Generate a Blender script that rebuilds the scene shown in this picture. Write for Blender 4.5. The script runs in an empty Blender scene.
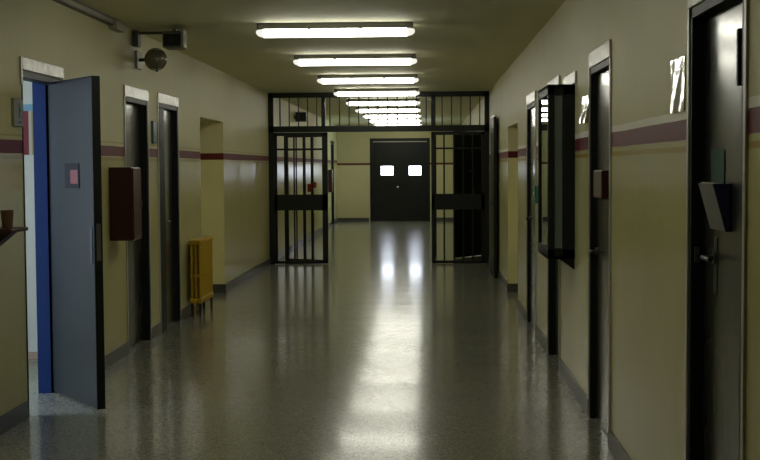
import bpy, bmesh, math, random
from mathutils import Vector, Matrix
random.seed(7)
S = bpy.context.scene
COL = S.collection

# ------------------------------------------------------------------ layout (metres, Y runs down the corridor)
XL, XR, H = -2.535, 1.025, 2.775
Y0, Y1 = -2.0, 35.85
TH = 0.18

# ------------------------------------------------------------------ materials
def new_mat(name):
    m = bpy.data.materials.new(name); m.use_nodes = True
    nt = m.node_tree
    return m, nt, nt.nodes['Principled BSDF'], nt.nodes['Material Output']
def N(nt, kind, **kw):
    n = nt.nodes.new(kind)
    for k, v in kw.items(): setattr(n, k, v)
    return n
def mat(name, col, rough=0.5, metal=0.0, spec=0.5, var=0.0, vscale=8.0, bump=0.0, bscale=40.0, stretch=(1, 1, 1), rvar=0.0, coat=0.0, crough=0.05, coat_ior=1.5):
    """principled with procedural tint, roughness and bump variation"""
    m, nt, b, out = new_mat(name)
    b.inputs['Base Color'].default_value = (*col, 1)
    b.inputs['Roughness'].default_value = rough
    b.inputs['Metallic'].default_value = metal
    b.inputs['Specular IOR Level'].default_value = spec
    b.inputs['Coat Weight'].default_value = coat
    b.inputs['Coat Roughness'].default_value = crough; b.inputs['Coat IOR'].default_value = coat_ior
    tc = N(nt, 'ShaderNodeTexCoord'); mp = N(nt, 'ShaderNodeMapping')
    mp.inputs['Scale'].default_value = stretch
    nt.links.new(tc.outputs['Object'], mp.inputs['Vector'])
    no = N(nt, 'ShaderNodeTexNoise'); no.inputs['Scale'].default_value = vscale; no.inputs['Detail'].default_value = 5
    nt.links.new(mp.outputs['Vector'], no.inputs['Vector'])
    if var:
        mx = N(nt, 'ShaderNodeMix', data_type='RGBA')
        mx.inputs[6].default_value = (*[c * (1 - var) for c in col], 1)
        mx.inputs[7].default_value = (*[min(1, c * (1 + var)) for c in col], 1)
        nt.links.new(no.outputs['Fac'], mx.inputs[0]); nt.links.new(mx.outputs[2], b.inputs['Base Color'])
    if rvar:
        mr = N(nt, 'ShaderNodeMapRange')
        mr.inputs['To Min'].default_value = max(0.02, rough - rvar); mr.inputs['To Max'].default_value = rough + rvar
        nt.links.new(no.outputs['Fac'], mr.inputs['Value']); nt.links.new(mr.outputs['Result'], b.inputs['Roughness'])
    if bump:
        n2 = N(nt, 'ShaderNodeTexNoise'); n2.inputs['Scale'].default_value = bscale; n2.inputs['Detail'].default_value = 3
        nt.links.new(mp.outputs['Vector'], n2.inputs['Vector'])
        bp = N(nt, 'ShaderNodeBump'); bp.inputs['Strength'].default_value = 1.0; bp.inputs['Distance'].default_value = bump
        nt.links.new(n2.outputs['Fac'], bp.inputs['Height']); nt.links.new(bp.outputs['Normal'], b.inputs['Normal'])
    return m
def emit(name, col, strength):
    m, nt, b, out = new_mat(name)
    nt.nodes.remove(b)
    e = N(nt, 'ShaderNodeEmission'); e.inputs['Color'].default_value = (*col, 1); e.inputs['Strength'].default_value = strength
    nt.links.new(e.outputs['Emission'], out.inputs['Surface'])
    return m
def thin_glass(name, tint=(0.9, 0.95, 0.93)):
    """single pane: mirror by Fresnel, the rest straight through"""
    m, nt, b, out = new_mat(name)
    nt.nodes.remove(b)
    fr = N(nt, 'ShaderNodeFresnel'); fr.inputs['IOR'].default_value = 1.5
    tr = N(nt, 'ShaderNodeBsdfTransparent'); tr.inputs['Color'].default_value = (*tint, 1)
    gl = N(nt, 'ShaderNodeBsdfGlossy'); gl.inputs['Roughness'].default_value = 0.01
    mx = N(nt, 'ShaderNodeMixShader')
    nt.links.new(fr.outputs['Fac'], mx.inputs[0]); nt.links.new(tr.outputs['BSDF'], mx.inputs[1]); nt.links.new(gl.outputs['BSDF'], mx.inputs[2])
    nt.links.new(mx.outputs['Shader'], out.inputs['Surface'])
    return m

def wall_mat(name, upper, dado, stripe, ochre, bands, off=0.0, pale=None):
    """painted wall: matt upper part, maroon stripe with thin ochre lines, gloss dado"""
    m, nt, b, out = new_mat(name)
    tc = N(nt, 'ShaderNodeTexCoord'); sp = N(nt, 'ShaderNodeSeparateXYZ')
    nt.links.new(tc.outputs['Object'], sp.inputs['Vector'])
    # blotchy paint
    no = N(nt, 'ShaderNodeTexNoise'); no.inputs['Scale'].default_value = 1.3; no.inputs['Detail'].default_value = 6
    nt.links.new(tc.outputs['Object'], no.inputs['Vector'])
    # slightly uneven stripe edges
    n3 = N(nt, 'ShaderNodeTexNoise'); n3.inputs['Scale'].default_value = 3.0
    nt.links.new(tc.outputs['Object'], n3.inputs['Vector'])
    ad = N(nt, 'ShaderNodeMath', operation='MULTIPLY_ADD'); ad.inputs[1].default_value = 0.006
    nt.links.new(n3.outputs['Fac'], ad.inputs[0]); nt.links.new(sp.outputs['Z'], ad.inputs[2])
    ramp = N(nt, 'ShaderNodeValToRGB'); ramp.color_ramp.interpolation = 'CONSTANT'
    mr = N(nt, 'ShaderNodeMapRange'); mr.inputs['From Max'].default_value = 3.0
    nt.links.new(ad.outputs[0], mr.inputs['Value']); nt.links.new(mr.outputs['Result'], ramp.inputs['Fac'])
    els = ramp.color_ramp.elements
    els[0].position = 0.0; els[0].color = (*dado, 1)
    els[1].position = 2.9 / 3; els[1].color = (*upper, 1)
    for z, c in bands:
        e = els.new((z + 0.003 + off) / 3); e.color = (*c, 1)
    mx = N(nt, 'ShaderNodeMix', data_type='RGBA', blend_type='MULTIPLY'); mx.inputs[0].default_value = 1.0
    m2 = N(nt, 'ShaderNodeMapRange'); m2.inputs['To Min'].default_value = 0.9; m2.inputs['To Max'].default_value = 1.08
    nt.links.new(no.outputs['Fac'], m2.inputs['Value'])
    nt.links.new(ramp.outputs['Color'], mx.inputs[6]); nt.links.new(m2.outputs['Result'], mx.inputs[7])
    nt.links.new(mx.outputs[2], b.inputs['Base Color'])
    # gloss below the top of the stripe
    rg = N(nt, 'ShaderNodeMapRange'); gz = next(z for z, c in bands if c[0] < 0.2)
    rg.inputs['From Min'].default_value = gz; rg.inputs['From Max'].default_value = gz + 0.004
    rg.inputs['To Min'].default_value = 0.25; rg.inputs['To Max'].default_value = 0.55
    nt.links.new(sp.outputs['Z'], rg.inputs['Value']); nt.links.new(rg.outputs['Result'], b.inputs['Roughness'])
    b.inputs['Specular IOR Level'].default_value = 0.28
    # brush marks run vertically
    mp = N(nt, 'ShaderNodeMapping'); mp.inputs['Scale'].default_value = (6, 6, 0.5)
    nt.links.new(tc.outputs['Object'], mp.inputs['Vector'])
    n2 = N(nt, 'ShaderNodeTexNoise'); n2.inputs['Scale'].default_value = 1.5; n2.inputs['Detail'].default_value = 4
    nt.links.new(mp.outputs['Vector'], n2.inputs['Vector'])
    bp = N(nt, 'ShaderNodeBump'); bp.inputs['Distance'].default_value = 0.003; bp.inputs['Strength'].default_value = 1.0
    nt.links.new(n2.outputs['Fac'], bp.inputs['Height']); nt.links.new(bp.outputs['Normal'], b.inputs['Normal'])
    return m

UP, DA, ST, OC = (0.57, 0.535, 0.29), (0.53, 0.49, 0.218), (0.15, 0.030, 0.034), (0.42, 0.31, 0.07)
OL = (0.47, 0.41, 0.19)
PALE = (0.80, 0.77, 0.66)
M = {}
M['wall_l'] = wall_mat('wall_paint_left', UP, DA, ST, OC, [(1.637, OL), (1.656, DA), (1.667, ST), (1.747, UP), (1.770, OL), (1.782, UP)])
M['wall_r'] = wall_mat('wall_paint_right', UP, DA, ST, OC, [(1.625, OC), (1.645, DA), (1.672, ST), (1.746, PALE), (1.787, UP)])
M['wall_b'] = wall_mat('wall_paint_back', (0.66, 0.62, 0.38), (0.66, 0.62, 0.36), ST, OC, [(1.610, ST), (1.672, UP)])
M['niche'] = wall_mat('wall_paint_alcove_lit', (0.86, 0.82, 0.54), (0.90, 0.85, 0.45), (0.16, 0.02, 0.02), OC, [(1.662, (0.16, 0.02, 0.02)), (1.745, (0.84, 0.79, 0.50))])  # wall colours lightened to stand in for light inside the alcoves
M['ceiling'] = mat('ceiling_paint', (0.77, 0.76, 0.51), 0.75, var=0.05, vscale=2.0)
M['base'] = mat('baseboard_paint', (0.085, 0.082, 0.070), 0.35, var=0.15)
M['room_wall'] = mat('white_room_wall', (0.74, 0.77, 0.88), 0.6, var=0.04)
M['black'] = mat('black_metal_frame', (0.010, 0.012, 0.010), 0.5, spec=0.25, var=0.2)
M['gate'] = mat('dark_gate_paint', (0.008, 0.010, 0.007), 0.45, spec=0.3, var=0.2)
M['leaf'] = mat('dark_door_paint', (0.020, 0.022, 0.017), 0.45, spec=0.4, var=0.15, vscale=3, rvar=0.04, stretch=(1, 1, 0.5), coat=1.0, crough=0.19, coat_ior=1.8)
M['slate'] = mat('slate_door_paint', (0.014, 0.017, 0.0155), 0.38, var=0.08, vscale=2.0)
M['matblack'] = mat('matt_black_plastic', (0.014, 0.014, 0.015), 0.75, spec=0.2, var=0.1)
M['steelblue'] = mat('worn_pull_plate', (0.035, 0.04, 0.04), 0.4, var=0.3, vscale=20)
M['pinkbase'] = mat('pinkish_skirting', (0.52, 0.38, 0.37), 0.5, var=0.1)
M['blue'] = mat('blue_frame_paint', (0.003, 0.018, 0.085), 0.5, spec=0.2, var=0.1)
M['pale'] = mat('pale_lintel_paint', (0.50, 0.48, 0.37), 0.30, spec=0.45, var=0.25, vscale=14, bump=0.008, bscale=12)
M['alu'] = mat('pale_trim_paint', (0.42, 0.41, 0.34), 0.35, var=0.08)
M['chrome'] = mat('chrome', (0.75, 0.75, 0.73), 0.18, metal=1.0, var=0.05)
M['steel'] = mat('brushed_steel', (0.16, 0.16, 0.15), 0.4, metal=0.7, var=0.1)
M['red'] = mat('dark_red_paint', (0.038, 0.005, 0.004), 0.30, var=0.12)
M['redd'] = mat('faded_red_paint', (0.065, 0.015, 0.008), 0.35, var=0.15)
M['redb'] = mat('bright_red_paint', (0.34, 0.02, 0.02), 0.35, var=0.1)
M['pink'] = mat('pinkish_paper', (0.13, 0.088, 0.068), 0.45, var=0.1)
M['redlabel'] = mat('red_sign_paint', (0.16, 0.035, 0.036), 0.45, var=0.1)
M['yellow'] = mat('yellow_radiator_paint', (0.50, 0.31, 0.012), 0.38, var=0.1, vscale=12)
M['grey'] = mat('light_grey_plastic', (0.40, 0.40, 0.36), 0.35, var=0.08)
M['housing'] = mat('lamp_housing_grey', (0.16, 0.155, 0.13), 0.45, var=0.08)
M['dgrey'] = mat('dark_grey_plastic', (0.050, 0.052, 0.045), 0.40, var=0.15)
M['duct'] = mat('cable_duct_plastic', (0.29, 0.28, 0.21), 0.45, var=0.1)
M['teal'] = mat('teal_plastic', (0.070, 0.135, 0.150), 0.4, var=0.1)
M['green'] = mat('green_plastic', (0.03, 0.22, 0.12), 0.4, var=0.1)
M['greensheet'] = mat('grey_green_paper', (0.075, 0.135, 0.11), 0.8, spec=0.2, var=0.12)
M['bluebox'] = mat('navy_plastic', (0.06, 0.06, 0.34), 0.4, var=0.1)
M['paper'] = mat('off_white_paper', (0.60, 0.60, 0.56), 0.5, var=0.06)
M['greycard'] = mat('grey_card', (0.20, 0.195, 0.18), 0.5, var=0.1)
M['brown'] = mat('dark_brown_wood', (0.045, 0.014, 0.010), 0.4, var=0.2, stretch=(1, 8, 8))
M['cup'] = mat('brown_clay', (0.17, 0.09, 0.05), 0.5, var=0.15)
M['wine'] = mat('wine_red_print', (0.22, 0.02, 0.05), 0.5, var=0.08)
M['tan'] = mat('tan_print', (0.45, 0.33, 0.20), 0.5, var=0.08)
M['sky'] = mat('light_blue_print', (0.22, 0.45, 0.80), 0.5, var=0.08)
M['lam'] = mat('laminated_sheet', (0.34, 0.31, 0.18), 0.06, spec=1.0, var=0.2, vscale=14, bump=0.004, bscale=9, coat=1.0, crough=0.10)
M['glass'] = thin_glass('clear_glass')
LAMP = 15.6
M['lamp'] = emit('fluorescent_diffuser', (1.0, 0.985, 0.85), LAMP)
M['day'] = emit('daylit_pane', (0.80, 0.87, 1.0), 11.0)
M['camgrey'] = mat('camera_grey_paint', (0.10, 0.10, 0.08), 0.4, var=0.1)
M['led'] = emit('pale_led', (0.9, 1.0, 0.9), 1.2)

def floor_mat():
    m, nt, b, out = new_mat('polished_terrazzo')
    tc = N(nt, 'ShaderNodeTexCoord')
    v = N(nt, 'ShaderNodeTexVoronoi'); v.inputs['Scale'].default_value = 95
    v2 = N(nt, 'ShaderNodeTexVoronoi'); v2.inputs['Scale'].default_value = 190
    nt.links.new(tc.outputs['Object'], v.inputs['Vector']); nt.links.new(tc.outputs['Object'], v2.inputs['Vector'])
    s1 = N(nt, 'ShaderNodeSeparateColor'); s2 = N(nt, 'ShaderNodeSeparateColor')
    nt.links.new(v.outputs['Color'], s1.inputs['Color']); nt.links.new(v2.outputs['Color'], s2.inputs['Color'])
    av = N(nt, 'ShaderNodeMath', operation='MULTIPLY_ADD'); av.inputs[1].default_value = 0.6
    hf = N(nt, 'ShaderNodeMath', operation='MULTIPLY'); hf.inputs[1].default_value = 0.4
    nt.links.new(s2.outputs['Red'], hf.inputs[0]); nt.links.new(s1.outputs['Red'], av.inputs[0]); nt.links.new(hf.outputs[0], av.inputs[2])
    r = N(nt, 'ShaderNodeValToRGB')
    e = r.color_ramp.elements
    e[0].position = 0.1; e[0].color = (0.125, 0.127, 0.108, 1)
    e[1].position = 0.95; e[1].color = (0.38, 0.378, 0.30, 1)
    k = e.new(0.45); k.color = (0.215, 0.217, 0.175, 1)
    k = e.new(0.75); k.color = (0.285, 0.284, 0.228, 1)
    nt.links.new(av.outputs[0], r.inputs['Fac'])
    nt.links.new(r.outputs['Color'], b.inputs['Base Color'])
    # polish wear
    no = N(nt, 'ShaderNodeTexNoise'); no.inputs['Scale'].default_value = 1.2; no.inputs['Detail'].default_value = 6
    nt.links.new(tc.outputs['Object'], no.inputs['Vector'])
    mr = N(nt, 'ShaderNodeMapRange'); mr.inputs['To Min'].default_value = 0.17; mr.inputs['To Max'].default_value = 0.21
    nt.links.new(no.outputs['Fac'], mr.inputs['Value']); nt.links.new(mr.outputs['Result'], b.inputs['Roughness'])
    b.inputs['Specular IOR Level'].default_value = 0.20
    b.inputs['Coat Weight'].default_value = 0.22; b.inputs['Coat Roughness'].default_value = 0.075; b.inputs['Coat IOR'].default_value = 1.4
    # slight unevenness of the slabs
    mp = N(nt, 'ShaderNodeMapping'); mp.inputs['Scale'].default_value = (0.2, 1.7, 1)
    nt.links.new(tc.outputs['Object'], mp.inputs['Vector'])
    n2 = N(nt, 'ShaderNodeTexNoise'); n2.inputs['Scale'].default_value = 1.6; n2.inputs['Detail'].default_value = 0.0
    nt.links.new(mp.outputs['Vector'], n2.inputs['Vector'])
    bp = N(nt, 'ShaderNodeBump'); bp.inputs['Strength'].default_value = 1.0; bp.inputs['Distance'].default_value = 0.0035
    nt.links.new(n2.outputs['Fac'], bp.inputs['Height']); nt.links.new(bp.outputs['Normal'], b.inputs['Normal'])
    return m
M['floor'] = floor_mat()

# ------------------------------------------------------------------ mesh helpers
def box(bm, x0, x1, y0, y1, z0, z1, bev=0.0, seg=2):
    x0, x1 = sorted((x0, x1)); y0, y1 = sorted((y0, y1)); z0, z1 = sorted((z0, z1))
    r = bmesh.ops.create_cube(bm, size=1.0, matrix=Matrix.Translation(((x0 + x1) / 2, (y0 + y1) / 2, (z0 + z1) / 2)) @ Matrix.Diagonal((x1 - x0, y1 - y0, z1 - z0, 1)))
    if bev:
        es = list({e for v in r['verts'] for e in v.link_edges})
        bmesh.ops.bevel(bm, geom=es, offset=bev, segments=seg, affect='EDGES', profile=0.5)
def cyl(bm, a, b, r, seg=12, r2=None):
    a, b = Vector(a), Vector(b); d = b - a
    q = d.to_track_quat('Z', 'Y').to_matrix().to_4x4()
    bmesh.ops.create_cone(bm, cap_ends=True, segments=seg, radius1=r, radius2=r if r2 is None else r2, depth=d.length, matrix=Matrix.Translation((a + b) / 2) @ q)
def lathe(bm, prof, mtx=Matrix.Identity(4), seg=24):
    """profile of (radius, height) turned about Z"""
    rings = []
    for r, z in prof:
        if r < 1e-6: rings.append([bm.verts.new(mtx @ Vector((0, 0, z)))])
        else: rings.append([bm.verts.new(mtx @ Vector((r * math.cos(2 * math.pi * i / seg), r * math.sin(2 * math.pi * i / seg), z))) for i in range(seg)])
    for A, B in zip(rings, rings[1:]):
        for i in range(seg):
            j = (i + 1) % seg
            if len(A) == 1 and len(B) > 1: bm.faces.new((A[0], B[j], B[i]))
            elif len(B) == 1 and len(A) > 1: bm.faces.new((A[i], A[j], B[0]))
            elif len(A) > 1: bm.faces.new((A[i], A[j], B[j], B[i]))
def prism(bm, pts, vec):
    """polygon (3D points) pushed along vec"""
    a = [bm.verts.new(Vector(p)) for p in pts]; b = [bm.verts.new(Vector(p) + Vector(vec)) for p in pts]
    n = len(pts)
    bm.faces.new(a); bm.faces.new(list(reversed(b)))
    for i in range(n): bm.faces.new((a[i], b[i], b[(i + 1) % n], a[(i + 1) % n]))
def obj(name, fn, m, parent=None, smooth=False, **props):
    bm = bmesh.new(); fn(bm)
    bmesh.ops.recalc_face_normals(bm, faces=bm.faces)
    me = bpy.data.meshes.new(name); bm.to_mesh(me); bm.free()
    if smooth:
        me.polygons.foreach_set('use_smooth', [True] * len(me.polygons))
        try: me.set_sharp_from_angle(angle=math.radians(40))
        except Exception: pass
    me.materials.append(M[m] if isinstance(m, str) else m)
    o = bpy.data.objects.new(name, me); COL.objects.link(o)
    if parent is not None: o.parent = parent
    for k, v in props.items(): o[k] = v
    return o
def thing(name, label, cat, loc=(0, 0, 0), rz=0.0, group=None, kind=None):
    o = bpy.data.objects.new(name, None); COL.objects.link(o)
    o.empty_display_size = 0.1
    o.location = loc; o.rotation_euler = (0, 0, rz); o['label'] = label; o['category'] = cat
    if group: o['group'] = group
    if kind: o['kind'] = kind
    return o
def struct(name, fn, m, label, cat, parent=None):
    o = obj(name, fn, m, parent)
    if parent is None: o['kind'] = 'structure'; o['label'] = label; o['category'] = cat
    return o
B = lambda *a, **k: (lambda bm: box(bm, *a, **k))
def BS(*boxes):
    def f(bm):
        for b in boxes: box(bm, *b)
    return f
def copy_tree(src, **props):
    c = src.copy(); COL.objects.link(c)
    for k, v in props.items(): c[k] = v
    for ch in list(src.children):
        d = ch.copy(); COL.objects.link(d); d.parent = c
        for g in list(ch.children):
            h = g.copy(); COL.objects.link(h); h.parent = d
    return c

# ------------------------------------------------------------------ openings: (y0, y1, z0, z1)
OPEN_L = [(7.80, 8.68, 0, 2.195), (10.49, 11.335, 0, 2.178), (11.80, 12.73, 0, 2.19), (14.03, 15.65, 0, 2.146), (33.45, 34.5, 0, 2.21)]
OPEN_R = [(4.05, 4.875, 0, 2.17), (6.97, 7.80, 0, 2.168), (9.585, 10.435, 0, 2.16), (11.65, 12.60, 0, 2.17), (13.95, 15.62, 0, 2.055), (18.40, 19.30, 0, 2.20), (22.0, 22.9, 0, 2.20)]
ADDED_WIN = (30.6, 34.6, 1.05, 2.35)      # added unseen window past the gate, there to brighten the end wall
def wall_with_openings(x, out, opens):
    def f(bm):
        ys = sorted({Y0, Y1} | {v for o in opens for v in o[:2]}); zs = sorted({0, H} | {v for o in opens for v in o[2:]})
        V = {}
        vt = lambda y, z: V.setdefault((y, z), bm.verts.new((x, y, z))) if (y, z) not in V else V[(y, z)]
        fs = []
        for a, b in zip(ys, ys[1:]):
            for c, d in zip(zs, zs[1:]):
                my, mz = (a + b) / 2, (c + d) / 2
                if any(o[0] < my < o[1] and o[2] < mz < o[3] for o in opens): continue
                fs.append(bm.faces.new((vt(a, c), vt(b, c), vt(b, d), vt(a, d))))
        r = bmesh.ops.extrude_face_region(bm, geom=fs, use_keep_orig=True)
        for v in r['geom']:
            if isinstance(v, bmesh.types.BMVert): v.co.x += out * TH
    return f
struct('wall_left', wall_with_openings(XL, -1, OPEN_L), 'wall_l', 'cream painted left corridor wall with a maroon stripe', 'wall')
struct('wall_right', wall_with_openings(XR, 1, OPEN_R + [ADDED_WIN]), 'wall_r', 'cream painted right corridor wall with a maroon stripe', 'wall')
def back_fn(bm):
    box(bm, XL - TH, -1.59, Y1, Y1 + TH, 0, H); box(bm, 0.127, XR + TH, Y1, Y1 + TH, 0, H); box(bm, -1.59, 0.127, Y1, Y1 + TH, 2.378, H)
struct('wall_back', back_fn, 'wall_b', 'cream end wall around the dark double doors', 'wall')
struct('wall_front', B(XL - TH, XR + TH, Y0 - TH, Y0, 0, H), 'wall_b', 'cream corridor wall behind the viewer', 'wall')
struct('floor', B(-6.4, XR + 1.3, Y0 - TH, Y1 + TH, -0.15, 0), 'floor', 'polished grey speckled terrazzo corridor floor', 'floor')
struct('ceiling', B(-6.4, XR + 1.3, Y0 - TH, Y1 + TH, H, H + 0.15), 'ceiling', 'olive cream painted corridor ceiling', 'ceiling')

# recesses behind the two wide openings
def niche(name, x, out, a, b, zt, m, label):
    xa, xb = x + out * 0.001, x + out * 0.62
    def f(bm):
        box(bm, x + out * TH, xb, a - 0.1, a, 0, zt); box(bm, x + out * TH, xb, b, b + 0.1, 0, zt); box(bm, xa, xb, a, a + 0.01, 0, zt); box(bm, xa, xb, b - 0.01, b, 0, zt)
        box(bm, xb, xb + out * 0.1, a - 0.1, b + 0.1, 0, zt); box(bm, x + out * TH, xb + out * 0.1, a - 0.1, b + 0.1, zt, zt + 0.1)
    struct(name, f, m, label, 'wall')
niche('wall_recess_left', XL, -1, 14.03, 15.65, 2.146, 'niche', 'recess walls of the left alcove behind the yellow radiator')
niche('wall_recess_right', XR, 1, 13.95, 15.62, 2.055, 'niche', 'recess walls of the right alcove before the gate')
# dark closets behind the doors that stand open on the right
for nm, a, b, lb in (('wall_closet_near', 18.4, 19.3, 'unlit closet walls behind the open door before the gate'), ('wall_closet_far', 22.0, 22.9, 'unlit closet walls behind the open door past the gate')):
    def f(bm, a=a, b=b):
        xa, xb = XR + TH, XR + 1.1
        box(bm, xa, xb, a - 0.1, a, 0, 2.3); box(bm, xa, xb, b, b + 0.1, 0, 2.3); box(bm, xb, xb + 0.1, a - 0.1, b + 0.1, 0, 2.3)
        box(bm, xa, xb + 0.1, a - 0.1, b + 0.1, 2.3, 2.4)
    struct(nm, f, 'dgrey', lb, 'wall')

# baseboards
def base_fn(x, out, opens, d=0.014, niche_span=None):
    def f(bm):
        ys = [Y0] + [v for o in opens for v in (o[0] - 0.035, o[1] + 0.035)] + [Y1]
        for i in range(0, len(ys), 2):
            if ys[i + 1] - ys[i] > 0.02: box(bm, x, x - out * d, ys[i], ys[i + 1], 0, 0.105)
        a, b = niche_span
        box(bm, x + out * 0.61, x, a + 0.008, a + 0.01 + d, 0, 0.105); box(bm, x + out * 0.61, x, b - 0.01 - d, b - 0.008, 0, 0.105)
        box(bm, x + out * 0.62, x + out * (0.62 - d), a, b, 0, 0.105)
        # the strip runs round the corners of the recess
        box(bm, x, x - out * d, a - 0.036, a + 0.01 + d, 0, 0.105); box(bm, x, x - out * d, b - 0.01 - d, b + 0.036, 0, 0.105)
    return f
struct('baseboard_left', base_fn(XL, -1, OPEN_L, niche_span=(14.03, 15.65)), 'base', 'dark grey baseboard along the left wall', 'baseboard')
struct('baseboard_right', base_fn(XR, 1, OPEN_R, niche_span=(13.95, 15.62)), 'base', 'dark grey baseboard along the right wall', 'baseboard')
struct('baseboard_back', BS((XL, -1.63, Y1 - 0.014, Y1, 0, 0.10), (0.167, XR, Y1 - 0.014, Y1, 0, 0.10)), 'base', 'dark grey baseboard along the end wall', 'baseboard')

# ------------------------------------------------------------------ doors set in the side walls
def door(idx, side, o, label, recess=0.045, panel=0.10, leaf='leaf', leaf_fn=None, jamb=0.035, frame='black', trim=0.03):
    y0, y1, _, zt = o
    x = XR if side > 0 else XL
    X = lambda d: x + side * d                        # d metres into the wall
    t = thing(f'door_{idx}', label, 'door', (0, 0, 0), kind='structure')
    obj('door_frame', BS((X(-0.006), X(recess + 0.05), y0, y0 + jamb, 0, zt), (X(-0.006), X(recess + 0.05), y1 - jamb, y1, 0, zt),
                         (X(-0.006), X(recess + 0.05), y0, y1, zt - jamb, zt)), frame, t)
    if panel:
        obj('lintel_panel', B(X(-0.014), X(0.0), y0 - 0.02, y1 + 0.02, zt + 0.004, zt + panel, bev=0.004), 'pale', t)
    if trim:
        obj('trim_strip', BS((X(-0.010), X(0), y0 - trim, y0, 0, zt + 0.004), (X(-0.012), X(0), y1, y1 + trim, 0, zt + 0.004)), 'alu', t)
    if leaf_fn is None:
        l = obj('door_leaf', B(X(recess), X(recess + 0.045), y0 + jamb, y1 - jamb, 0.008, zt - jamb, bev=0.003), leaf, t)
        return t, l, X
    return t, None, X
def lever(parent, X, rec, y, z, dirn, m='dgrey'):
    h = obj('handle', lambda bm: (cyl(bm, (X(rec), y, z), (X(rec - 0.012), y, z), 0.024, 16), cyl(bm, (X(rec - 0.01), y, z), (X(rec - 0.055), y, z), 0.009, 10),
            cyl(bm, (X(rec - 0.05), y, z), (X(rec - 0.05), y + dirn * 0.12, z), 0.009, 10)), m, parent, smooth=True)
    return h

# right wall, nearest door
t, l, X = door(3, 1, OPEN_R[0], 'dark grey metal door nearest on the right, with a leaflet holder on it')
lever(l, X, 0.045, 4.64, 1.235, -1)
obj('lock_plate', B(X(0.041), X(0.047), 4.615, 4.665, 1.10, 1.31, bev=0.002), 'dgrey', l)
obj('strike', B(X(0.006), X(0.026), 4.831, 4.841, 1.20, 1.26, bev=0.002), 'steel', t)
obj('hinge_bar', B(X(0.027), X(0.047), 4.27, 4.295, 1.842, 2.035, bev=0.004), 'black', l)
# right wall, second door
t, l, X = door(4, 1, OPEN_R[1], 'dark metal door second on the right, with a small red box on it', recess=0.03)
lever(l, X, 0.03, 7.70, 1.05, -1)
# right wall, behind the showcase
t, l, X = door(5, 1, OPEN_R[2], 'dark metal door on the right hidden behind the wall showcase')
lever(l, X, 0.045, 10.32, 1.05, -1)
t, l, X = door(6, 1, OPEN_R[3], 'dark grey flush door on the right just beyond the wall showcase', recess=0.02)
lever(l, X, 0.02, 12.50, 1.05, -1)
# right wall, door beside the gate: its leaf is folded back flat on the wall
t, _, X = door(7, 1, OPEN_R[5], 'dark door folded open against the right wall right before the gate', leaf_fn=1, panel=0.12)
l = obj('door_leaf', B(X(-0.075), X(-0.03), 17.50, 18.37, 0.01, 2.26, bev=0.003), 'gate', t)
obj('hinge', lambda bm: [cyl(bm, (X(-0.03), 18.38, z), (X(-0.03), 18.38, z + 0.1), 0.012) for z in (0.25, 1.9)], 'black', t)
lever(l, X, -0.075, 17.58, 1.05, 1)
# right wall past the gate: leaf stands out into the corridor
t, _, X = door(8, 1, OPEN_R[6], 'dark door standing open on the right past the gate', leaf_fn=1)
def slab(w, h, th=0.045):
    return B(0, w, -th / 2, th / 2, 0.01, h, bev=0.003)
l = obj('door_leaf', slab(0.83, 2.17), 'gate', t)
l.location = (0.975, 21.97, 0); l.rotation_euler = (0, 0, math.atan2(-0.67, -0.489))
obj('peephole', lambda bm: lathe(bm, [(0.02, 0), (0.02, 0.004), (0.012, 0.007), (0, 0.007)], Matrix.Translation((0.375, 0.0225, 1.49)) @ Matrix.Rotation(math.radians(-90), 4, 'X')), 'chrome', l, smooth=True)
# left wall
t, l, X = door(1, -1, OPEN_L[1], 'dark metal door on the left behind the dark red cabinet', recess=0.06)
lever(l, X, 0.06, 10.60, 1.05, 1)
t, l, X = door(2, -1, OPEN_L[2], 'dark metal door on the left beside the yellow radiator', recess=0.045, panel=0.10)
obj('side_panel', B(X(-0.012), X(0.07), 11.80, 12.04, 0.0, 2.15, bev=0.004), 'black', t)
lever(l, X, 0.045, 12.15, 1.05, 1)
t, l, X = door(9, -1, OPEN_L[4], 'dark framed door at the far left end past the gate', recess=0.06, panel=0)
obj('lintel_bar', B(X(-0.02), X(0), 33.43, 34.52, 2.21, 2.27), 'black', t)
# left wall, open door to the daylit side room
o = OPEN_L[0]
t = thing('door_10', 'slate grey metal door standing open beside the daylit room on the left', 'door', kind='structure')
obj('door_frame', BS((XL + 0.006, XL - 0.098, o[0], o[0] + 0.010, 0, o[3]), (XL + 0.006, XL - 0.098, o[1] - 0.03, o[1], 0, o[3]), (XL + 0.006, XL - 0.098, o[0], o[1], o[3] - 0.04, o[3])), 'black', t)
obj('blue_jamb', BS((XL - 0.098, XL - TH - 0.01, o[1] - 0.06, o[1], 0, o[3]), (XL - 0.098, XL - TH, o[0], o[1], o[3] - 0.02, o[3])), 'blue', t)
obj('lintel_panel', B(XL + 0.014, XL, o[0] - 0.005, o[1] + 0.0, o[3] + 0.004, o[3] + 0.085, bev=0.004), 'pale', t)
obj('trim_strip', BS((XL + 0.012, XL, o[0] - 0.03, o[0], 2.10, o[3] + 0.085), (XL + 0.012, XL, o[1], o[1] + 0.02, 0, o[3] + 0.085)), 'alu', t)
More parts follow.
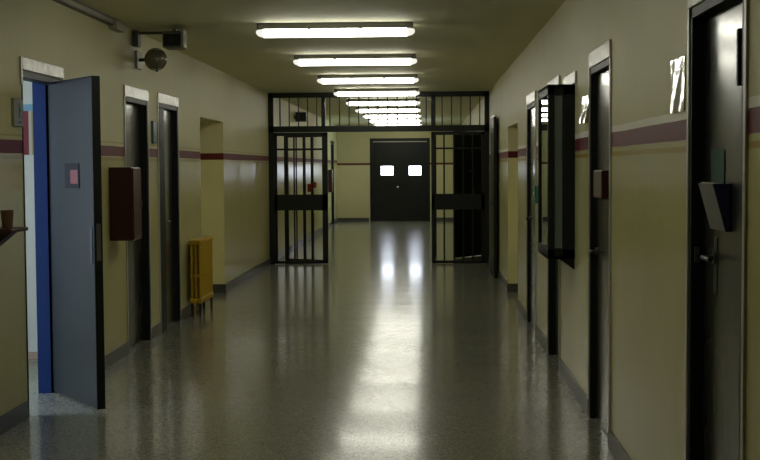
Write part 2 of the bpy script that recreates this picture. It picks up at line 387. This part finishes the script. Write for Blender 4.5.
# leaf: local x runs from the hinge to the free edge, local -y faces the viewer's side
hx, hy, fx, fy = -2.622, 8.635, -2.134, 7.975
L = math.hypot(fx - hx, fy - hy); ang = math.atan2(fy - hy, fx - hx)
l = obj('door_leaf', B(0, L, 0.0, 0.048, 0.012, 2.165, bev=0.003), 'slate', t)
l.location = (hx, hy, 0); l.rotation_euler = (0, 0, ang)
obj('edge_strip', B(L - 0.002, L + 0.004, -0.004, 0.052, 0.012, 2.168), 'black', l)
obj('top_strip', B(0, L, -0.002, 0.05, 2.158, 2.170), 'black', l)
s = obj('sign_plate', B(0.32, 0.575, -0.006, 0.0, 1.445, 1.61, bev=0.002), 'matblack', l); s['label'] = 'dark square plate on the open door'
obj('red_panel', B(0.43, 0.56, -0.010, -0.005, 1.475, 1.567, bev=0.002), 'redlabel', l)['label'] = 'pinkish red inset on the dark plate'
obj('lock_plate', B(L + 0.003, L + 0.007, 0.010, 0.04, 0.98, 1.22), 'steel', l)
obj('pull_plate', B(L - 0.075, L - 0.035, -0.006, 0, 0.96, 1.20, bev=0.002), 'steelblue', l)

# ------------------------------------------------------------------ side room behind the open door
RX, RY0, RY1 = -6.0, 5.6, 10.2
struct('wall_room_far', B(RX, XL - TH, RY1, RY1 + 0.1, 0, H), 'room_wall', 'white side room wall seen through the open left door', 'wall')
struct('wall_room_near', B(RX, XL - TH, RY0 - 0.1, RY0, 0, H), 'room_wall', 'white near wall of the side room', 'wall')
WY0, WY1, WZ0, WZ1 = 6.4, 7.72, 0.85, 2.45
struct('wall_room_outer', BS((RX - 0.2, RX, RY0 - 0.1, WY0, 0, H), (RX - 0.2, RX, WY1, RY1 + 0.1, 0, H), (RX - 0.2, RX, WY0, WY1, 0, WZ0), (RX - 0.2, RX, WY0, WY1, WZ1, H)), 'room_wall', 'white outer wall of the side room with its window', 'wall')
w = thing('window_1', 'side room window that lets the daylight in', 'window', kind='structure')
obj('window_frame', BS((RX - 0.12, RX - 0.06, WY0, WY0 + 0.05, WZ0, WZ1), (RX - 0.12, RX - 0.06, WY1 - 0.05, WY1, WZ0, WZ1), (RX - 0.12, RX - 0.06, WY0, WY1, WZ0, WZ0 + 0.05), (RX - 0.12, RX - 0.06, WY0, WY1, WZ1 - 0.05, WZ1)), 'paper', w)
obj('pane', B(RX - 0.094, RX - 0.088, WY0 + 0.05, WY1 - 0.05, WZ0 + 0.05, WZ1 - 0.05), 'glass', w)
struct('baseboard_room', B(RX, XL - TH - 0.005, RY1 - 0.014, RY1, 0, 0.06), 'pinkbase', 'pinkish baseboard in the side room', 'baseboard')
p = thing('wall_poster', 'poster with light blue header and wine red and tan columns in the side room', 'poster', (-3.42, RY1, 1.69))
obj('sheet', B(-0.30, 0.30, -0.006, 0, 0, 0.415), 'paper', p)
obj('header_band', B(-0.30, 0.30, -0.009, -0.006, 0.36, 0.415), 'sky', p)['label'] = 'light blue header'
obj('red_column', B(-0.05, 0.161, -0.009, -0.006, 0, 0.36), 'wine', p)['label'] = 'wine red column'
obj('tan_column', B(0.186, 0.30, -0.009, -0.006, 0, 0.36), 'tan', p)['label'] = 'tan column'
ld = bpy.data.lights.new('window_area_light', 'AREA'); ld.shape = 'RECTANGLE'; ld.size = WY1 - WY0 - 0.1; ld.size_y = WZ1 - WZ0 - 0.1
ld.energy = 370; ld.color = (0.68, 0.73, 1.0)
lo = bpy.data.objects.new('window_area_light', ld); COL.objects.link(lo)
lo.location = (RX - 0.25, (WY0 + WY1) / 2, (WZ0 + WZ1) / 2); lo.rotation_euler = (0, math.radians(-90), math.radians(180) if False else 0)
lo.rotation_euler = Vector((1, 0, 0)).to_track_quat('-Z', 'Z').to_euler()

w = thing('added_window', 'added unseen window in the right wall that brightens the end wall', 'window', kind='structure')
a, b, c, d = ADDED_WIN
xf = XR + 0.06
obj('window_frame', BS(*[(xf, xf + 0.05, y, y + 0.05, c, d) for y in (a, a + (b - a) / 3 - 0.025, a + 2 * (b - a) / 3 - 0.025, b - 0.05)], (xf, xf + 0.05, a, b, c, c + 0.05), (xf, xf + 0.05, a, b, d - 0.05, d)), 'alu', w)
for i in range(3):
    ya = a + (b - a) * i / 3 + 0.05
    obj('pane', B(xf + 0.022, xf + 0.028, ya - 0.025, ya + (b - a) / 3 - 0.075, c + 0.05, d - 0.05), 'glass', w)
obj('sill', B(XR - 0.03, XR + TH, a - 0.03, b + 0.03, c - 0.03, c), 'alu', w)
l2 = bpy.data.lights.new('window_area_light', 'AREA'); l2.shape = 'RECTANGLE'; l2.size = b - a; l2.size_y = d - c  # fill light added at the made-up window to lift the end wall
l2.energy = 150; l2.color = (0.82, 0.90, 1.0)
lo = bpy.data.objects.new('window_area_light', l2); COL.objects.link(lo)
lo.location = (XR + 0.35, (a + b) / 2, (c + d) / 2); lo.rotation_euler = Vector((-1, 0, 0)).to_track_quat('-Z', 'Z').to_euler()

# ------------------------------------------------------------------ end doors
t = thing('door_11', 'dark double doors with two bright panes closing the far end', 'door', kind='structure')
obj('door_frame', BS((-1.59, -1.51, Y1 - 0.02, Y1 + 0.14, 0, 2.378), (0.047, 0.127, Y1 - 0.02, Y1 + 0.14, 0, 2.378), (-1.51, 0.047, Y1 - 0.02, Y1 + 0.14, 2.29, 2.378)), 'gate', t)
obj('light_strip', B(-1.50, 0.04, Y1 - 0.022, Y1 - 0.005, 2.265, 2.292), 'alu', t)
mid = -0.715
for a, b, pa, pb in ((-1.51, mid, -1.275, -0.93), (mid, 0.047, -0.472, -0.128)):
    ya, yb = Y1 + 0.05, Y1 + 0.09
    l = obj('door_leaf', BS((a, pa, ya, yb, 0.0005, 2.29), (pb, b, ya, yb, 0.0005, 2.29), (pa, pb, ya, yb, 0.0005, 1.32), (pa, pb, ya, yb, 1.578, 2.29)), 'gate', t)
    obj('pane', B(pa, pb, ya + 0.01, yb - 0.01, 1.32, 1.578), 'day', l)
    obj('pane_bead', BS((pa - 0.015, pa, ya - 0.008, ya, 1.305, 1.593), (pb, pb + 0.015, ya - 0.008, ya, 1.305, 1.593), (pa, pb, ya - 0.008, ya, 1.305, 1.32), (pa, pb, ya - 0.008, ya, 1.578, 1.593)), 'gate', l)
    obj('kick_plate', B(a + 0.06, b - 0.06, ya - 0.006, ya, 0.08, 0.86), 'gate', l)
    if a < -1: obj('knob', lambda bm: lathe(bm, [(0.03, 0), (0.03, 0.01), (0.015, 0.012), (0.015, 0.03), (0.034, 0.045), (0.034, 0.06), (0.02, 0.075), (0, 0.078)], Matrix.Translation((-0.80, ya, 0.975)) @ Matrix.Rotation(math.radians(90), 4, 'X')), 'chrome', l, smooth=True)

# ------------------------------------------------------------------ barred gate
GY = 20.2
g = thing('barred_gate', 'dark steel barred gate partition across the corridor with its doors open', 'gate', (0, GY, 0))
A, Z = -0.035, 0.035
obj('frame', BS((XL, -2.45, A, Z, 0, 2.77), (0.95, XR, A, Z, 0, 2.77), (XL, XR, A, Z, 2.69, 2.77), (XL, XR, A, Z, 2.135, 2.232), (-1.675, -1.615, A, Z, 2.2, 2.72), (0.093, 0.165, A, Z, 2.2, 2.72)), 'gate', g)
for a, b, n in ((-2.45, -1.675, 5), (-1.615, 0.093, 11), (0.165, 0.95, 5)):
    for i in range(n):
        x = a + (b - a) * (i + 0.5 + (0.2 if n == 5 else 0)) / (n + (0.2 if n == 5 else 0))
        obj('transom_bar', lambda bm: cyl(bm, (x, 0, 2.215), (x, 0, 2.705), 0.009, 8), 'gate', g, smooth=True)
def panel(parent, a, b, bars, dy=0.0, st=0.09):
    """fixed side panel: stiles, rails and bars"""
    obj('panel_frame', BS((a, a + 0.05, dy - 0.02, dy + 0.02, 0.012, 2.13), (b - st, b, dy - 0.02, dy + 0.02, 0.012, 2.13), (a, b, dy - 0.02, dy + 0.02, 2.075, 2.13),
                          (a, b, dy - 0.02, dy + 0.02, 0.872, 1.128), (a, b, dy - 0.02, dy + 0.02, 0.006, 0.05)), 'gate', parent)
    for x in bars:
        for z0, z1 in ((0.045, 0.88), (1.12, 2.08)):
            obj('bar', lambda bm: cyl(bm, (x, dy, z0), (x, dy, z1), 0.014, 10), 'gate', parent, smooth=True)
    obj('cross_bar', B(a + 0.05, b - st, dy - 0.010, dy + 0.010, 1.845, 1.875), 'gate', parent)
panel(g, -2.45, -1.58, (-2.27, -2.125, -1.972, -1.834))
panel(g, 0.093, 0.95, (0.299, 0.46, 0.61, 0.76), st=0.05)
# left leaf folded back behind the fixed panel, right leaf swung straight back
def gate_leaf(hinge, rz, w, bars, lock=True):
    lf = obj('gate_leaf', BS((0, 0.05, -0.02, 0.02, 0.02, 2.11), (w - 0.06, w, -0.02, 0.02, 0.02, 2.11), (0, w, -0.02, 0.02, 2.06, 2.11), (0, w, -0.02, 0.02, 0.865, 1.11), (0, w, -0.02, 0.02, 0.02, 0.06)), 'gate', g)
    lf.location = hinge; lf.rotation_euler = (0, 0, rz)
    for x, r in bars:
        for z0, z1 in ((0.05, 0.87), (1.10, 2.07)):
            obj('bar', lambda bm: cyl(bm, (x, 0, z0), (x, 0, z1), r, 10), 'gate', lf, smooth=True)
    obj('cross_bar', B(0.05, w - 0.06, -0.010, 0.010, 1.845, 1.875), 'gate', lf)
    return lf
lf = gate_leaf((-1.62, 0.06, 0), math.radians(180 - 28), 0.80, ((0.26, 0.026), (0.40, 0.012), (0.57, 0.012)))
def lockfn(bm):
    box(bm, 0.225, 0.325, 0.0, 0.05, 1.165, 1.30, bev=0.006); box(bm, 0.175, 0.225, 0.0, 0.04, 1.235, 1.325, bev=0.006)
k = obj('lock_box', lockfn, 'redb', lf); k['label'] = 'red lock box on the gate bars'
gate_leaf((0.135, 0.07, 0), math.radians(88), 0.80, ((0.25, 0.012), (0.40, 0.012), (0.57, 0.012)))

# ------------------------------------------------------------------ ceiling lights
LX0, LX1, LZ = -1.412, -0.085, 2.660
ORD = ['first and longest of the lit row', 'second in the lit row from the top', 'third in the lit row from the top', 'fourth in the row, just before the gate',
       'fifth in the row, just past the gate', 'sixth in the row from the top', 'seventh in the row from the top', 'eighth in the row from the top', 'lowest of those in view']
def make_light():
    t = thing('ceiling_light', '', 'ceiling light', (0, 0, LZ))
    w = (LX1 - LX0) / 2
    obj('housing', B(-w + 0.012, w - 0.012, -0.064, 0.064, 0.064, H - LZ, bev=0.008), 'housing', t)
    prof = [(0.058 * math.cos(math.pi + math.pi * i / 8), 0.042 + 0.042 * math.sin(math.pi + math.pi * i / 8)) for i in range(9)] + [(0.052, 0.064), (-0.052, 0.064)]
    obj('diffuser', lambda bm: prism(bm, [(-w + 0.065, y, z) for y, z in prof], (2 * w - 0.13, 0, 0)), 'lamp', t, smooth=True)
    for s in (-1, 1):
        def cap(bm, s=s):
            rings = []
            for x, k in ((w - 0.065, 0.985), (w - 0.045, 0.93), (w - 0.02, 0.74), (w - 0.005, 0.50), (w, 0.30)):
                rings.append([bm.verts.new((s * x, y * k, 0.050 + (z - 0.050) * k)) for y, z in prof])
            for A, C in zip(rings, rings[1:]):
                for j in range(len(prof)):
                    q = (j + 1) % len(prof)
                    bm.faces.new((A[j], A[q], C[q], C[j]))
            bm.faces.new(rings[-1])
        obj('end_cap', cap, 'capglow', t, smooth=True)
    for x in (-0.215, 0.215):
        obj('clip', B(x - 0.012, x + 0.012, -0.066, -0.052, 0.056, 0.085, bev=0.003), 'housing', t)
    return t
# end caps are the translucent ends of the lit diffuser
M['capglow'] = emit('fluorescent_end', (1.0, 0.985, 0.86), LAMP * 0.06)
first = None
for i in range(11):
    y = 10.5 + 2.95 * (i if i < 9 else 8 - i)
    o = make_light() if first is None else copy_tree(first)
    first = first or o
    o.location = ((LX0 + LX1) / 2, y, LZ)
    o['label'] = 'fluorescent ceiling light, ' + (ORD + ['overhead, one step before the longest', 'nearest of all, above the viewer'])[i]
    o['group'] = 'fluorescent lights down the ceiling'

# ------------------------------------------------------------------ things on the right wall
c = thing('wall_showcase', 'dark framed glazed showcase projecting from the right wall', 'showcase', (0.841, 8.63, 0.93))
W_, D_, T_ = XR - 0.841, 0.77, 1.20       # depth from the wall, length, height
f_ = 0.045
def fr(bm):
    for x0, x1 in ((0, f_), (W_ - 0.085, W_)):
        for y0 in (0, D_ - f_): box(bm, x0, x1, y0, y0 + f_, 0, T_, 0.003)
    for z0, z1 in ((0, 0.07), (T_ - 0.07, T_)):
        box(bm, 0, f_, 0, D_, z0, z1, 0.003); box(bm, 0, W_, 0, f_, z0, z1, 0.003); box(bm, 0, W_, D_ - f_, D_, z0, z1, 0.003)
    box(bm, 0, W_, 0, D_, 0, 0.02); box(bm, 0, W_, 0, D_, T_ - 0.02, T_)
obj('frame', fr, 'black', c)
obj('back_panel', B(W_ - 0.015, W_, f_, D_ - f_, 0.05, T_ - 0.05), 'pale', c)
obj('added_pale_panel', B(f_, W_ - 0.02, 0.022, 0.030, 0.075, T_ - 0.075), 'paper', c)  # pale panel added behind the end glass for its bright reflected strip
obj('glass_front', B(0.012, 0.018, f_, D_ - f_, 0.07, T_ - 0.07), 'glass', c)
obj('glass_side', B(f_, W_ - 0.085, 0.012, 0.018, 0.07, T_ - 0.07), 'glass', c)
obj('glass_side', B(f_, W_ - 0.085, D_ - 0.018, D_ - 0.012, 0.07, T_ - 0.07), 'glass', c)
obj('support_bracket', lambda bm: prism(bm, [(W_, 0.02, 0), (0.08, 0.02, 0), (W_, 0.02, -0.075)], (0, 0.03, 0)), 'black', c)
obj('support_bracket', lambda bm: prism(bm, [(W_, D_ - 0.05, 0), (0.08, D_ - 0.05, 0), (W_, D_ - 0.05, -0.075)], (0, 0.03, 0)), 'black', c)
for z in (0.42, 0.80):
    obj('shelf', B(f_, W_ - 0.02, 0.11, D_ - f_, z, z + 0.006), 'glass', c)
struct('trim_1', B(XR - 0.014, XR, 8.53, 9.25, 2.136, 2.215, bev=0.004), 'pale', 'pale glossy panel on the right wall above the showcase', 'trim')

def sheet(name, y0, y1, z0, z1, label, out=0.0, low=0.0):
    def f(bm):
        n, k = 10, 7
        vs = [[bm.verts.new((XR - 0.006 - 0.0012 * math.sin(3.1 * i / n * math.pi + 0.8 * j) - out * i / n - low * (1 - j / k), y0 + (y1 - y0) * i / n, z0 + (z1 - z0) * j / k)) for j in range(k + 1)] for i in range(n + 1)]
        fs = [bm.faces.new((vs[i][j], vs[i + 1][j], vs[i + 1][j + 1], vs[i][j + 1])) for i in range(n) for j in range(k)]
        r = bmesh.ops.extrude_face_region(bm, geom=fs, use_keep_orig=True)
        for v in r['geom']:
            if isinstance(v, bmesh.types.BMVert): v.co.x = XR + 0.001
    o = obj(name, f, 'lam', None, smooth=True); o['label'] = label; o['category'] = 'notice'; o['group'] = 'laminated notices on the right wall'
sheet('laminated_notice', 4.985, 5.26, 1.79, 2.005, 'glossy laminated notice on the wall beside the nearest right door')
sheet('laminated_notice', 7.83, 8.00, 1.84, 2.01, 'glossy laminated notice on the wall just before the showcase', out=0.019, low=0.026)

# leaflet holder on the nearest right door
xl = XR + 0.045
h = thing('leaflet_holder', 'navy leaflet holder with a grey front leaning out of the nearest right door', 'leaflet holder', (xl, 4.42, 1.341))
def sides(bm):
    for y in (0.0, 0.222): prism(bm, [(0, y, 0), (-0.018, y, 0), (-0.062, y, 0.168), (0, y, 0.168)], (0, 0.008, 0))
    box(bm, -0.004, 0, 0, 0.23, 0, 0.168); box(bm, -0.018, 0, 0, 0.23, 0, 0.006)
obj('holder_body', sides, 'bluebox', h)
obj('front_card', lambda bm: prism(bm, [(-0.020, 0.0, 0.0), (-0.0155, 0.0, 0.0), (-0.060, 0.0, 0.168), (-0.066, 0.0, 0.168)], (0, 0.23, 0)), 'greycard', h)['label'] = 'grey front card'
obj('leaflets', lambda bm: [prism(bm, [(-0.014 + 0.004 * i, 0.01, 0.008), (-0.013 + 0.004 * i, 0.01, 0.008), (-0.0525 + 0.012 * i, 0.01, 0.172 - 0.002 * i), (-0.0575 + 0.012 * i, 0.01, 0.172 - 0.002 * i)], (0, 0.21, 0)) for i in range(3)], 'paper', h)['label'] = 'off-white leaflets'
n_ = obj('door_notice', B(xl - 0.004, xl, 4.515, 4.715, 1.395, 1.63, bev=0.001), 'greensheet'); n_['label'] = 'grey green sheet on the nearest right door behind the leaflet holder'; n_['category'] = 'notice'
k = thing('key_box', 'small red box with a pinkish front on the second right door', 'box', (XR + 0.03, 7.225, 1.382))
obj('body', B(-0.043, 0, 0, 0.34, 0, 0.165, bev=0.004), 'redd', k)
obj('front_panel', B(-0.047, -0.041, 0.006, 0.334, 0.006, 0.159, bev=0.002), 'pink', k)['label'] = 'pinkish front panel'
s = thing('exit_button', 'small green button box on the wall beyond the showcase', 'button', (XR, 11.48, 1.23))
obj('housing', B(-0.03, 0, -0.05, 0.05, 0, 0.16, bev=0.006), 'green', s)
obj('wall_mount', B(-0.002, 0.003, -0.03, 0.03, 0.03, 0.13), 'dgrey', s)
obj('button', lambda bm: cyl(bm, (-0.03, 0, 0.08), (-0.042, 0, 0.08), 0.02, 16), 'grey', s, smooth=True)

# ------------------------------------------------------------------ things on the left wall
c = thing('hose_cabinet', 'dark red metal cabinet on the left wall before a dark door', 'cabinet', (XL, 9.93, 0.993))
obj('body', B(0, 0.185, 0, 0.29, 0, 0.59, bev=0.006), 'red', c)
obj('door', B(0.185, 0.197, 0.008, 0.282, 0.008, 0.582, bev=0.004), 'redd', c)
obj('wall_mount', B(-0.003, 0.002, 0.1, 0.19, 0.25, 0.35), 'dgrey', c)
obj('latch', B(0.196, 0.206, 0.245, 0.268, 0.27, 0.32, bev=0.002), 'steel', c)
c2 = copy_tree(c, label='small red cabinet on the far left wall past the gate')
c2.location = (XL, 32.5, 0.91); c2.scale.x = 0.55
c['group'] = c2['group'] = 'red wall cabinets'
r = thing('intercom_panel', 'grey green intercom plate on the left wall before the open door', 'intercom', (XL, 7.595, 1.84))
obj('plate', B(0, 0.02, 0, 0.17, 0, 0.17, bev=0.004), 'duct', r)
obj('wall_mount', B(-0.003, 0.002, 0.04, 0.13, 0.04, 0.13), 'dgrey', r)
obj('speaker_slot', BS((0.0195, 0.022, 0.09, 0.10, 0.05, 0.14), (0.0195, 0.022, 0.075, 0.13, 0.018, 0.03)), 'dgrey', r)
obj('indicator', B(0.0195, 0.024, 0.104, 0.118, 0.088, 0.112, bev=0.002), 'green', r)
p = thing('teal_wall_plate', 'small teal plate on the left wall between the two dark doors', 'plate', (XL, 11.51, 1.802))
obj('plate', B(0, 0.018, 0, 0.20, 0, 0.21, bev=0.004), 'teal', p)
obj('plate_rim', BS((0.017, 0.022, 0, 0.20, 0, 0.012), (0.017, 0.022, 0, 0.20, 0.198, 0.21), (0.017, 0.022, 0, 0.012, 0, 0.21), (0.017, 0.022, 0.188, 0.20, 0, 0.21)), 'dgrey', p)

s = thing('wall_shelf', 'dark brown bracket shelf sticking out of the left wall at the photo edge', 'shelf', (XL, 6.82, 1.243))
obj('shelf_board', B(0, 0.245, 0, 0.30, -0.022, 0, bev=0.004), 'brown', s)
obj('shelf_bracket', lambda bm: prism(bm, [(0, 0.13, -0.022), (0.205, 0.13, -0.022), (0.17, 0.13, -0.05), (0.0, 0.13, -0.19)], (0, 0.12, 0)), 'brown', s)
c = obj('clay_cup', lambda bm: lathe(bm, [(0, 0.0), (0.026, 0.0), (0.030, 0.01), (0.036, 0.095), (0.038, 0.10), (0.034, 0.10), (0.029, 0.012), (0, 0.012)], Matrix.Translation((-2.365, 6.98, 1.243))), 'cup', smooth=True)
c['label'] = 'small brown clay cup on the dark wall shelf'; c['category'] = 'cup'

# yellow column radiator
r = thing('radiator', 'yellow cast iron column radiator on the left wall before the alcove', 'radiator', (XL, 13.09, 0))
def section(bm):
    for x in (0.055, 0.10, 0.145):
        cyl(bm, (x, 0, 0.20), (x, 0, 0.765), 0.0135, 10)
    for z in (0.165, 0.78):
        box(bm, 0.035, 0.163, -0.024, 0.024, z - 0.028, z + 0.03, bev=0.014, seg=3)
    box(bm, 0.036, 0.163, -0.009, 0.009, 0.415, 0.445, bev=0.004)
    box(bm, 0.139, 0.151, -0.027, 0.027, 0.16, 0.785, bev=0.005)
sec = None
for i in range(13):
    o = obj('section', section, 'yellow', r, smooth=True) if sec is None else sec.copy()
    if sec is None: sec = o
    else: COL.objects.link(o); o.parent = r
    o.location = (0, 0.03 + i * 0.058, 0)
for z in (0.165, 0.78):
    obj('header_tube', lambda bm: cyl(bm, (0.10, 0.01, z), (0.10, 0.75, z), 0.02, 12), 'yellow', r, smooth=True)
for y in (0.03, 0.726):
    for x in (0.045, 0.13):
        obj('foot', B(x, x + 0.025, y - 0.012, y + 0.012, 0, 0.15, bev=0.004), 'brown', r)
obj('supply_pipe', lambda bm: (cyl(bm, (0.10, 0.01, 0.165), (0.10, -0.05, 0.165), 0.012, 10), cyl(bm, (0.10, -0.045, 0.17), (0.10, -0.045, 0.0), 0.010, 10)), 'yellow', r, smooth=True)
for y in (0.2, 0.55):
    obj('wall_mount', B(-0.002, 0.05, y, y + 0.03, 0.6, 0.63), 'brown', r)

# cable duct, junction box, camera, alarm dome
d = thing('cable_duct', 'grey cable duct along the top of the left wall ending in a box', 'cable duct', (XL, 2.0, 2.683))
obj('duct', B(0.001, 0.04, 0, 8.05, 0.046, 0.085, bev=0.004), 'duct', d)
obj('duct_edge', BS((0.001, 0.044, 0, 8.05, 0.036, 0.048), (0.001, 0.046, 0, 8.05, 0.082, 0.094)), 'dgrey', d)
obj('junction_box', B(0.001, 0.07, 8.0, 8.29, 0.008, 0.085, bev=0.006), 'duct', d)
obj('duct_mount', B(-0.004, 0.002, 3.0, 3.06, 0.05, 0.08), 'dgrey', d)
k = thing('security_camera', 'boxy dark fronted security camera on an arm high on the left wall', 'camera', (XL, 10.85, 2.68))
obj('mount', B(0, 0.055, -0.05, 0.07, -0.05, 0.085, bev=0.006), 'dgrey', k)
obj('arm', lambda bm: (box(bm, 0.03, 0.44, -0.015, 0.015, 0.055, 0.078, bev=0.004), box(bm, 0.39, 0.42, -0.22, 0.015, 0.055, 0.075), box(bm, 0.385, 0.425, -0.24, -0.18, 0.045, 0.06)), 'dgrey', k)
obj('body', B(0.325, 0.487, -0.33, -0.10, -0.092, 0.048, bev=0.008), 'camgrey', k)
obj('lens_hood', B(0.336, 0.478, -0.336, -0.325, -0.076, 0.022), 'black', k)
obj('side_shield', B(0.489, 0.508, -0.35, -0.20, -0.092, 0.060, bev=0.004), 'duct', k)
obj('lens', lambda bm: cyl(bm, (0.407, -0.335, -0.027), (0.407, -0.342, -0.027), 0.03, 20), 'glass', k, smooth=True)
a = thing('alarm_dome', 'round dark shiny alarm dome on a small bracket under the camera', 'alarm', (XL, 10.8, 2.515))
obj('wall_mount', B(-0.002, 0.025, 0.10, 0.28, -0.07, 0.09, bev=0.005), 'duct', a)
obj('arm', lambda bm: cyl(bm, (0.02, 0.18, 0.01), (0.16, 0.04, 0), 0.016, 12), 'dgrey', a, smooth=True)
M['dome'] = mat('dark_glossy_metal', (0.17, 0.155, 0.11), 0.22, metal=0.25, var=0.1)
obj('dome', lambda bm: bmesh.ops.create_uvsphere(bm, u_segments=32, v_segments=20, radius=0.092, matrix=Matrix.Translation((0.205, 0, 0)) @ Matrix.Diagonal((1.05, 1, 0.93, 1))), 'dome', a, smooth=True)
obj('rim', lambda bm: lathe(bm, [(0.090, -0.012), (0.098, -0.008), (0.098, 0.008), (0.090, 0.012)], Matrix.Translation((0.205, 0.01, 0)) @ Matrix.Rotation(math.radians(90), 4, 'X'), 32), 'dgrey', a, smooth=True)
obj('drain_plug', lambda bm: cyl(bm, (0.215, 0, -0.085), (0.215, 0, -0.108), 0.012, 12), 'dgrey', a, smooth=True)
# past the gate, high on the left
q = thing('loudspeaker', 'dark box loudspeaker high on the left wall past the gate', 'loudspeaker', (XL, 24.2, 2.45))
obj('cabinet', B(0.03, 0.25, -0.10, 0.12, 0, 0.18, bev=0.006), 'dgrey', q)
obj('wall_mount', B(-0.002, 0.04, -0.03, 0.03, 0.05, 0.13), 'black', q)
obj('grille', B(0.045, 0.235, -0.108, -0.10, 0.015, 0.165), 'black', q)

# ------------------------------------------------------------------ world, camera, view
w = bpy.data.worlds.new('sky'); S.world = w; w.use_nodes = True
bg = w.node_tree.nodes['Background']; bg.inputs['Color'].default_value = (0.62, 0.78, 1.0, 1); bg.inputs['Strength'].default_value = 1.0
cam = bpy.data.cameras.new('camera'); co = bpy.data.objects.new('camera', cam); COL.objects.link(co)
cam.sensor_width = 36; cam.lens = 1250 / 760 * 36
pitch, yaw, roll = 0.050926, 0.036657, math.radians(-0.36)
co.location = (0, 0, 1.578)
co.rotation_euler = (Matrix.Rotation(yaw, 3, 'Z') @ Matrix.Rotation(math.pi / 2 - pitch, 3, 'X') @ Matrix.Rotation(roll, 3, 'Z')).to_euler()
S.camera = co
S.view_settings.view_transform = 'Standard'; S.view_settings.look = 'None'; S.view_settings.gamma = 1.0
S.view_settings.use_curve_mapping = False; S.view_settings.exposure = 0.0
S.cycles.max_bounces = 10; S.cycles.diffuse_bounces = 5; S.cycles.glossy_bounces = 5; S.cycles.transparent_max_bounces = 12
S.cycles.sample_clamp_indirect = 6.0
S.cycles.use_denoising = True
